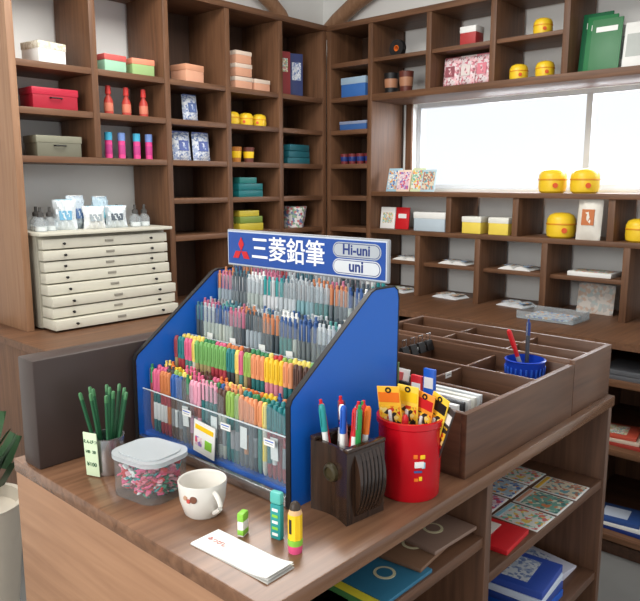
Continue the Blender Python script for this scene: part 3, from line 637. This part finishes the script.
for i,(x,y,c) in enumerate(((1.40,1.20,cm((200,225,190))),(1.44,1.20,cm((215,230,235))),(1.48,1.20,cm((225,225,205))))):
    card('sample_card','pale printed card leaning in the tray','card',(x,y,tz),.11,.165,.004,c,[(0,.6,.85,.5,PGS[i]),(0,.9,.8,.05,CYAN)],-60,-16,'printed cards in the tray')
clipb=M().prism([(-.014,-.012),(.014,-.012),(.004,.016),(-.004,.016)],.03,BK,T((-.015,.0,.008))@Matrix(((0,0,1,0),(1,0,0,0),(0,1,0,0),(0,0,0,1)))).mesh('c')
clipw=M().tube([(-.01,0,.02),(-.01,0,.045),(.01,0,.045),(.01,0,.02)],.0015,STEEL).mesh('w')
for x,y in ((1.57,1.11),(1.61,1.11),(1.65,1.11),(1.69,1.11),(1.42,1.11),(1.47,1.11)):
    p=thing('binder_clip','black binder clip gripping the tray divider','clip',(x,y,1.018),0,'binder clips on the tray dividers'); obj('clip_body',clipb,parent=p); obj('wire_arm',clipw,parent=p)
for x,y in ((1.41,.97),(1.48,1.03)):
    p=thing('tape_roll','small dark tape roll lying in the tray','tape',(x,y,tz),0,'small tape rolls'); obj('roll',M().lathe([(.014,0),(.03,0),(.03,.03),(.014,.03),(.014,0)],BK,20).mesh('r'),parent=p); obj('inner_core',M().lathe([(.011,0),(.0135,0),(.0135,.03),(.011,.03),(.011,0)],WH,20).mesh('r'),parent=p)
bc_=thing('blue_basket','round blue plastic pot with slotted sides in the tray','container',(1.655,.785,.99))
BLP=cm((20,60,170),.3)
obj('basket_body',M().lathe([(0,0),(.043,0),(.046,.003),(.05,.055),(.053,.058),(.048,.06),(.043,.005),(0,.005)],BLP,28).mesh('b'),parent=bc_)
sl=M()
for i in range(24): sl.box((.0482,0,.03),(.003,.005,.03),cm((45,95,205),.3),R(i*15,'Z')@R(4,'Y'),bev=.001)
obj('ribs',sl.mesh('r'),parent=bc_)
addpen(0,(1.650,.78,.996),(-10,-22,0),RED,RED,'red marker leaning in the blue pot','pens in the blue pot')
addpen(1,(1.665,.785,.992),(-4,8,0),cm((60,62,70)),NAVY,'dark pen standing in the blue pot','pens in the blue pot')
for i,c in enumerate((BLUE,RED,BK,cm((90,110,60)))):
    card('pencil_pack','tall narrow coloured pencil pack standing at the tray end','pencil pack',(1.206,.785+.032*i,tz),.028,.20-.02*(i%3),.008,c,[(0,.85,.8,.12,WH),(0,.6,.5,.2,YEL)],-90,0,'coloured pencil packs')
# lower shelf goods
def nbk(x,y,z,c,label,rz=0,w=.15,d=.2):
    f=M().box((0,0,.004),(w,d,.008),c,bev=.001).lathe([(0,.0),(.022,0),(.022,.0012),(0,.0012)],cm((215,208,170)),20,T((-.0,-.04,.008))).lathe([(0,.0),(.016,0),(.016,.0016),(0,.0016)],c,20,T((-.0,-.04,.008)))
    single('notebook',label,'notebook',f.mesh('n'),(x,y,z),(0,0,rz),'notebooks on the counter shelf')
MT=cm((48,112,142)); BRN=cm((128,96,74)); GBR=cm((138,112,98))
nbk(.99,.775,.75,MT,'muted blue notebook with round cream sticker on the counter shelf')
nbk(1.10,.79,.7585,BRN,'brown notebook with round cream sticker on the counter shelf',6,.15)
nbk(1.175,.785,.7675,GBR,'grey-brown notebook on the counter shelf',-3)
nbk(.99,.99,.75,BRN,'brown notebook with round cream sticker on the counter shelf')
nbk(1.155,1.0,.75,GBR,'grey-brown notebook on the counter shelf')
sheet('framed_print','yellow bordered print with teal centre on the counter shelf','print',(.84,.785,.75),.15,.22,.006,cm((228,212,60)),[(0,0,.7,.75,cm((80,140,80))),(0,0,.5,.5,PGS[0])],0)
k=0
for row,y in enumerate((.735,.87,1.005)):
    for i in range(4):
        x=1.585+.115*i+.01*row
        if x>1.9: continue
        m=M().box((0,0,.001),(.105,.125,.002),WH,bev=.0006).box((0,-.008,.0024),(.095,.10,.0008),PGS[k%5]).box((0,.053,.0024),(.09,.010,.0008),[cm((150,200,215)),PCH,cm((235,190,70))][k%3]); k+=1
        single('sticker_sheet','patterned sticker sheet lying in rows on the counter shelf','sticker sheet',m.mesh('s'),(x,y,.65),(0,0,random.uniform(-4,4)),'sticker sheets on the counter shelf')
sheet('booklet','red booklet lying on the counter shelf','booklet',(1.44,.77,.65),.13,.18,.012,RED,[(0,0,.7,.3,cm((240,230,220)))],4)
sheet('booklet','white booklet lying on the counter shelf','booklet',(1.45,.97,.65),.13,.18,.01,cm((220,222,225)),[(0,0,.8,.7,PRB)],-3)
for i,c in enumerate((BLUE,cm((40,70,150)),cm((215,225,240)),cm((50,80,170)))):
    sheet('boxed_notebook','blue boxed notebook in a flat stack','notebook',(1.68,.79,.36+i*.022),.17,.2,.021,c,[(0,0,.7,.5,PRB),(0,.35,.7,.12,WH)],2*i,'blue notebooks on the low shelf')
for i in range(3): sheet('leaflet','pale lilac leaflet lying on the low shelf','leaflet',(1.86,.82,.36+i*.007),.13,.2,.006,cm((212,212,226)),[(0,.1,.7,.5,PRB)],-4*i,'pale leaflets')
for i in range(3): sheet('leaflet','pale printed leaflet lying on the low shelf','leaflet',(1.48,.80+.02*i,.36+i*.007),.14,.2,.006,[WH,cm((205,215,225)),cm((225,205,210))][i],[(0,.1,.7,.5,PRM)],5*i,'pale leaflets')
# ---------------- light: overcast sky brighter on the window side
W=bpy.data.worlds.new('world'); sc.world=W; W.use_nodes=True
nt=W.node_tree; bg=nt.nodes['Background']; bg.inputs[0].default_value=(.97,.985,1,1)
tc=nt.nodes.new('ShaderNodeTexCoord'); sx=nt.nodes.new('ShaderNodeSeparateXYZ'); mr=nt.nodes.new('ShaderNodeMapRange')
nt.links.new(tc.outputs['Generated'],sx.inputs[0]); nt.links.new(sx.outputs[0],mr.inputs[0])
mr.inputs[1].default_value=-.4; mr.inputs[2].default_value=.4; mr.inputs[3].default_value=.8; mr.inputs[4].default_value=1.15
nt.links.new(mr.outputs[0],bg.inputs[1])
def area(name,loc,tgt,sx,sy,e,c=(1,1,1)):
    l=bpy.data.lights.new(name,'AREA'); l.shape='RECTANGLE'; l.size=sx; l.size_y=sy; l.energy=e; l.color=c
    o=bpy.data.objects.new(name,l); COL.objects.link(o); o.location=loc
    o.rotation_euler=(Vector(tgt)-Vector(loc)).to_track_quat('-Z','Y').to_euler(); return o
area('ceiling_lamp',(1.5,1.7,2.75),(1.6,1.7,0),1.2,1.0,42,(1,.98,.94))
area('shopfront_light',(-1.4,.9,2.0),(1.5,1.4,1.0),1.2,1.2,46,(1,.98,.94))
area('window_daylight',(3.7,1.2,2.1),(1.2,1.0,.9),1.8,.6,60,(.95,.98,1))
# ---------------- camera
cam=bpy.data.cameras.new('camera'); co=bpy.data.objects.new('camera',cam); COL.objects.link(co); sc.camera=co
co.location=(0,0,1.5); cam.sensor_width=36; cam.lens=36*690/640; cam.clip_start=.02
th=math.atan(117/690)
a=math.radians(42.4)
d=Vector((math.cos(a)*math.cos(th),math.sin(a)*math.cos(th),-math.sin(th)))
co.rotation_euler=d.to_track_quat('-Z','Y').to_euler()
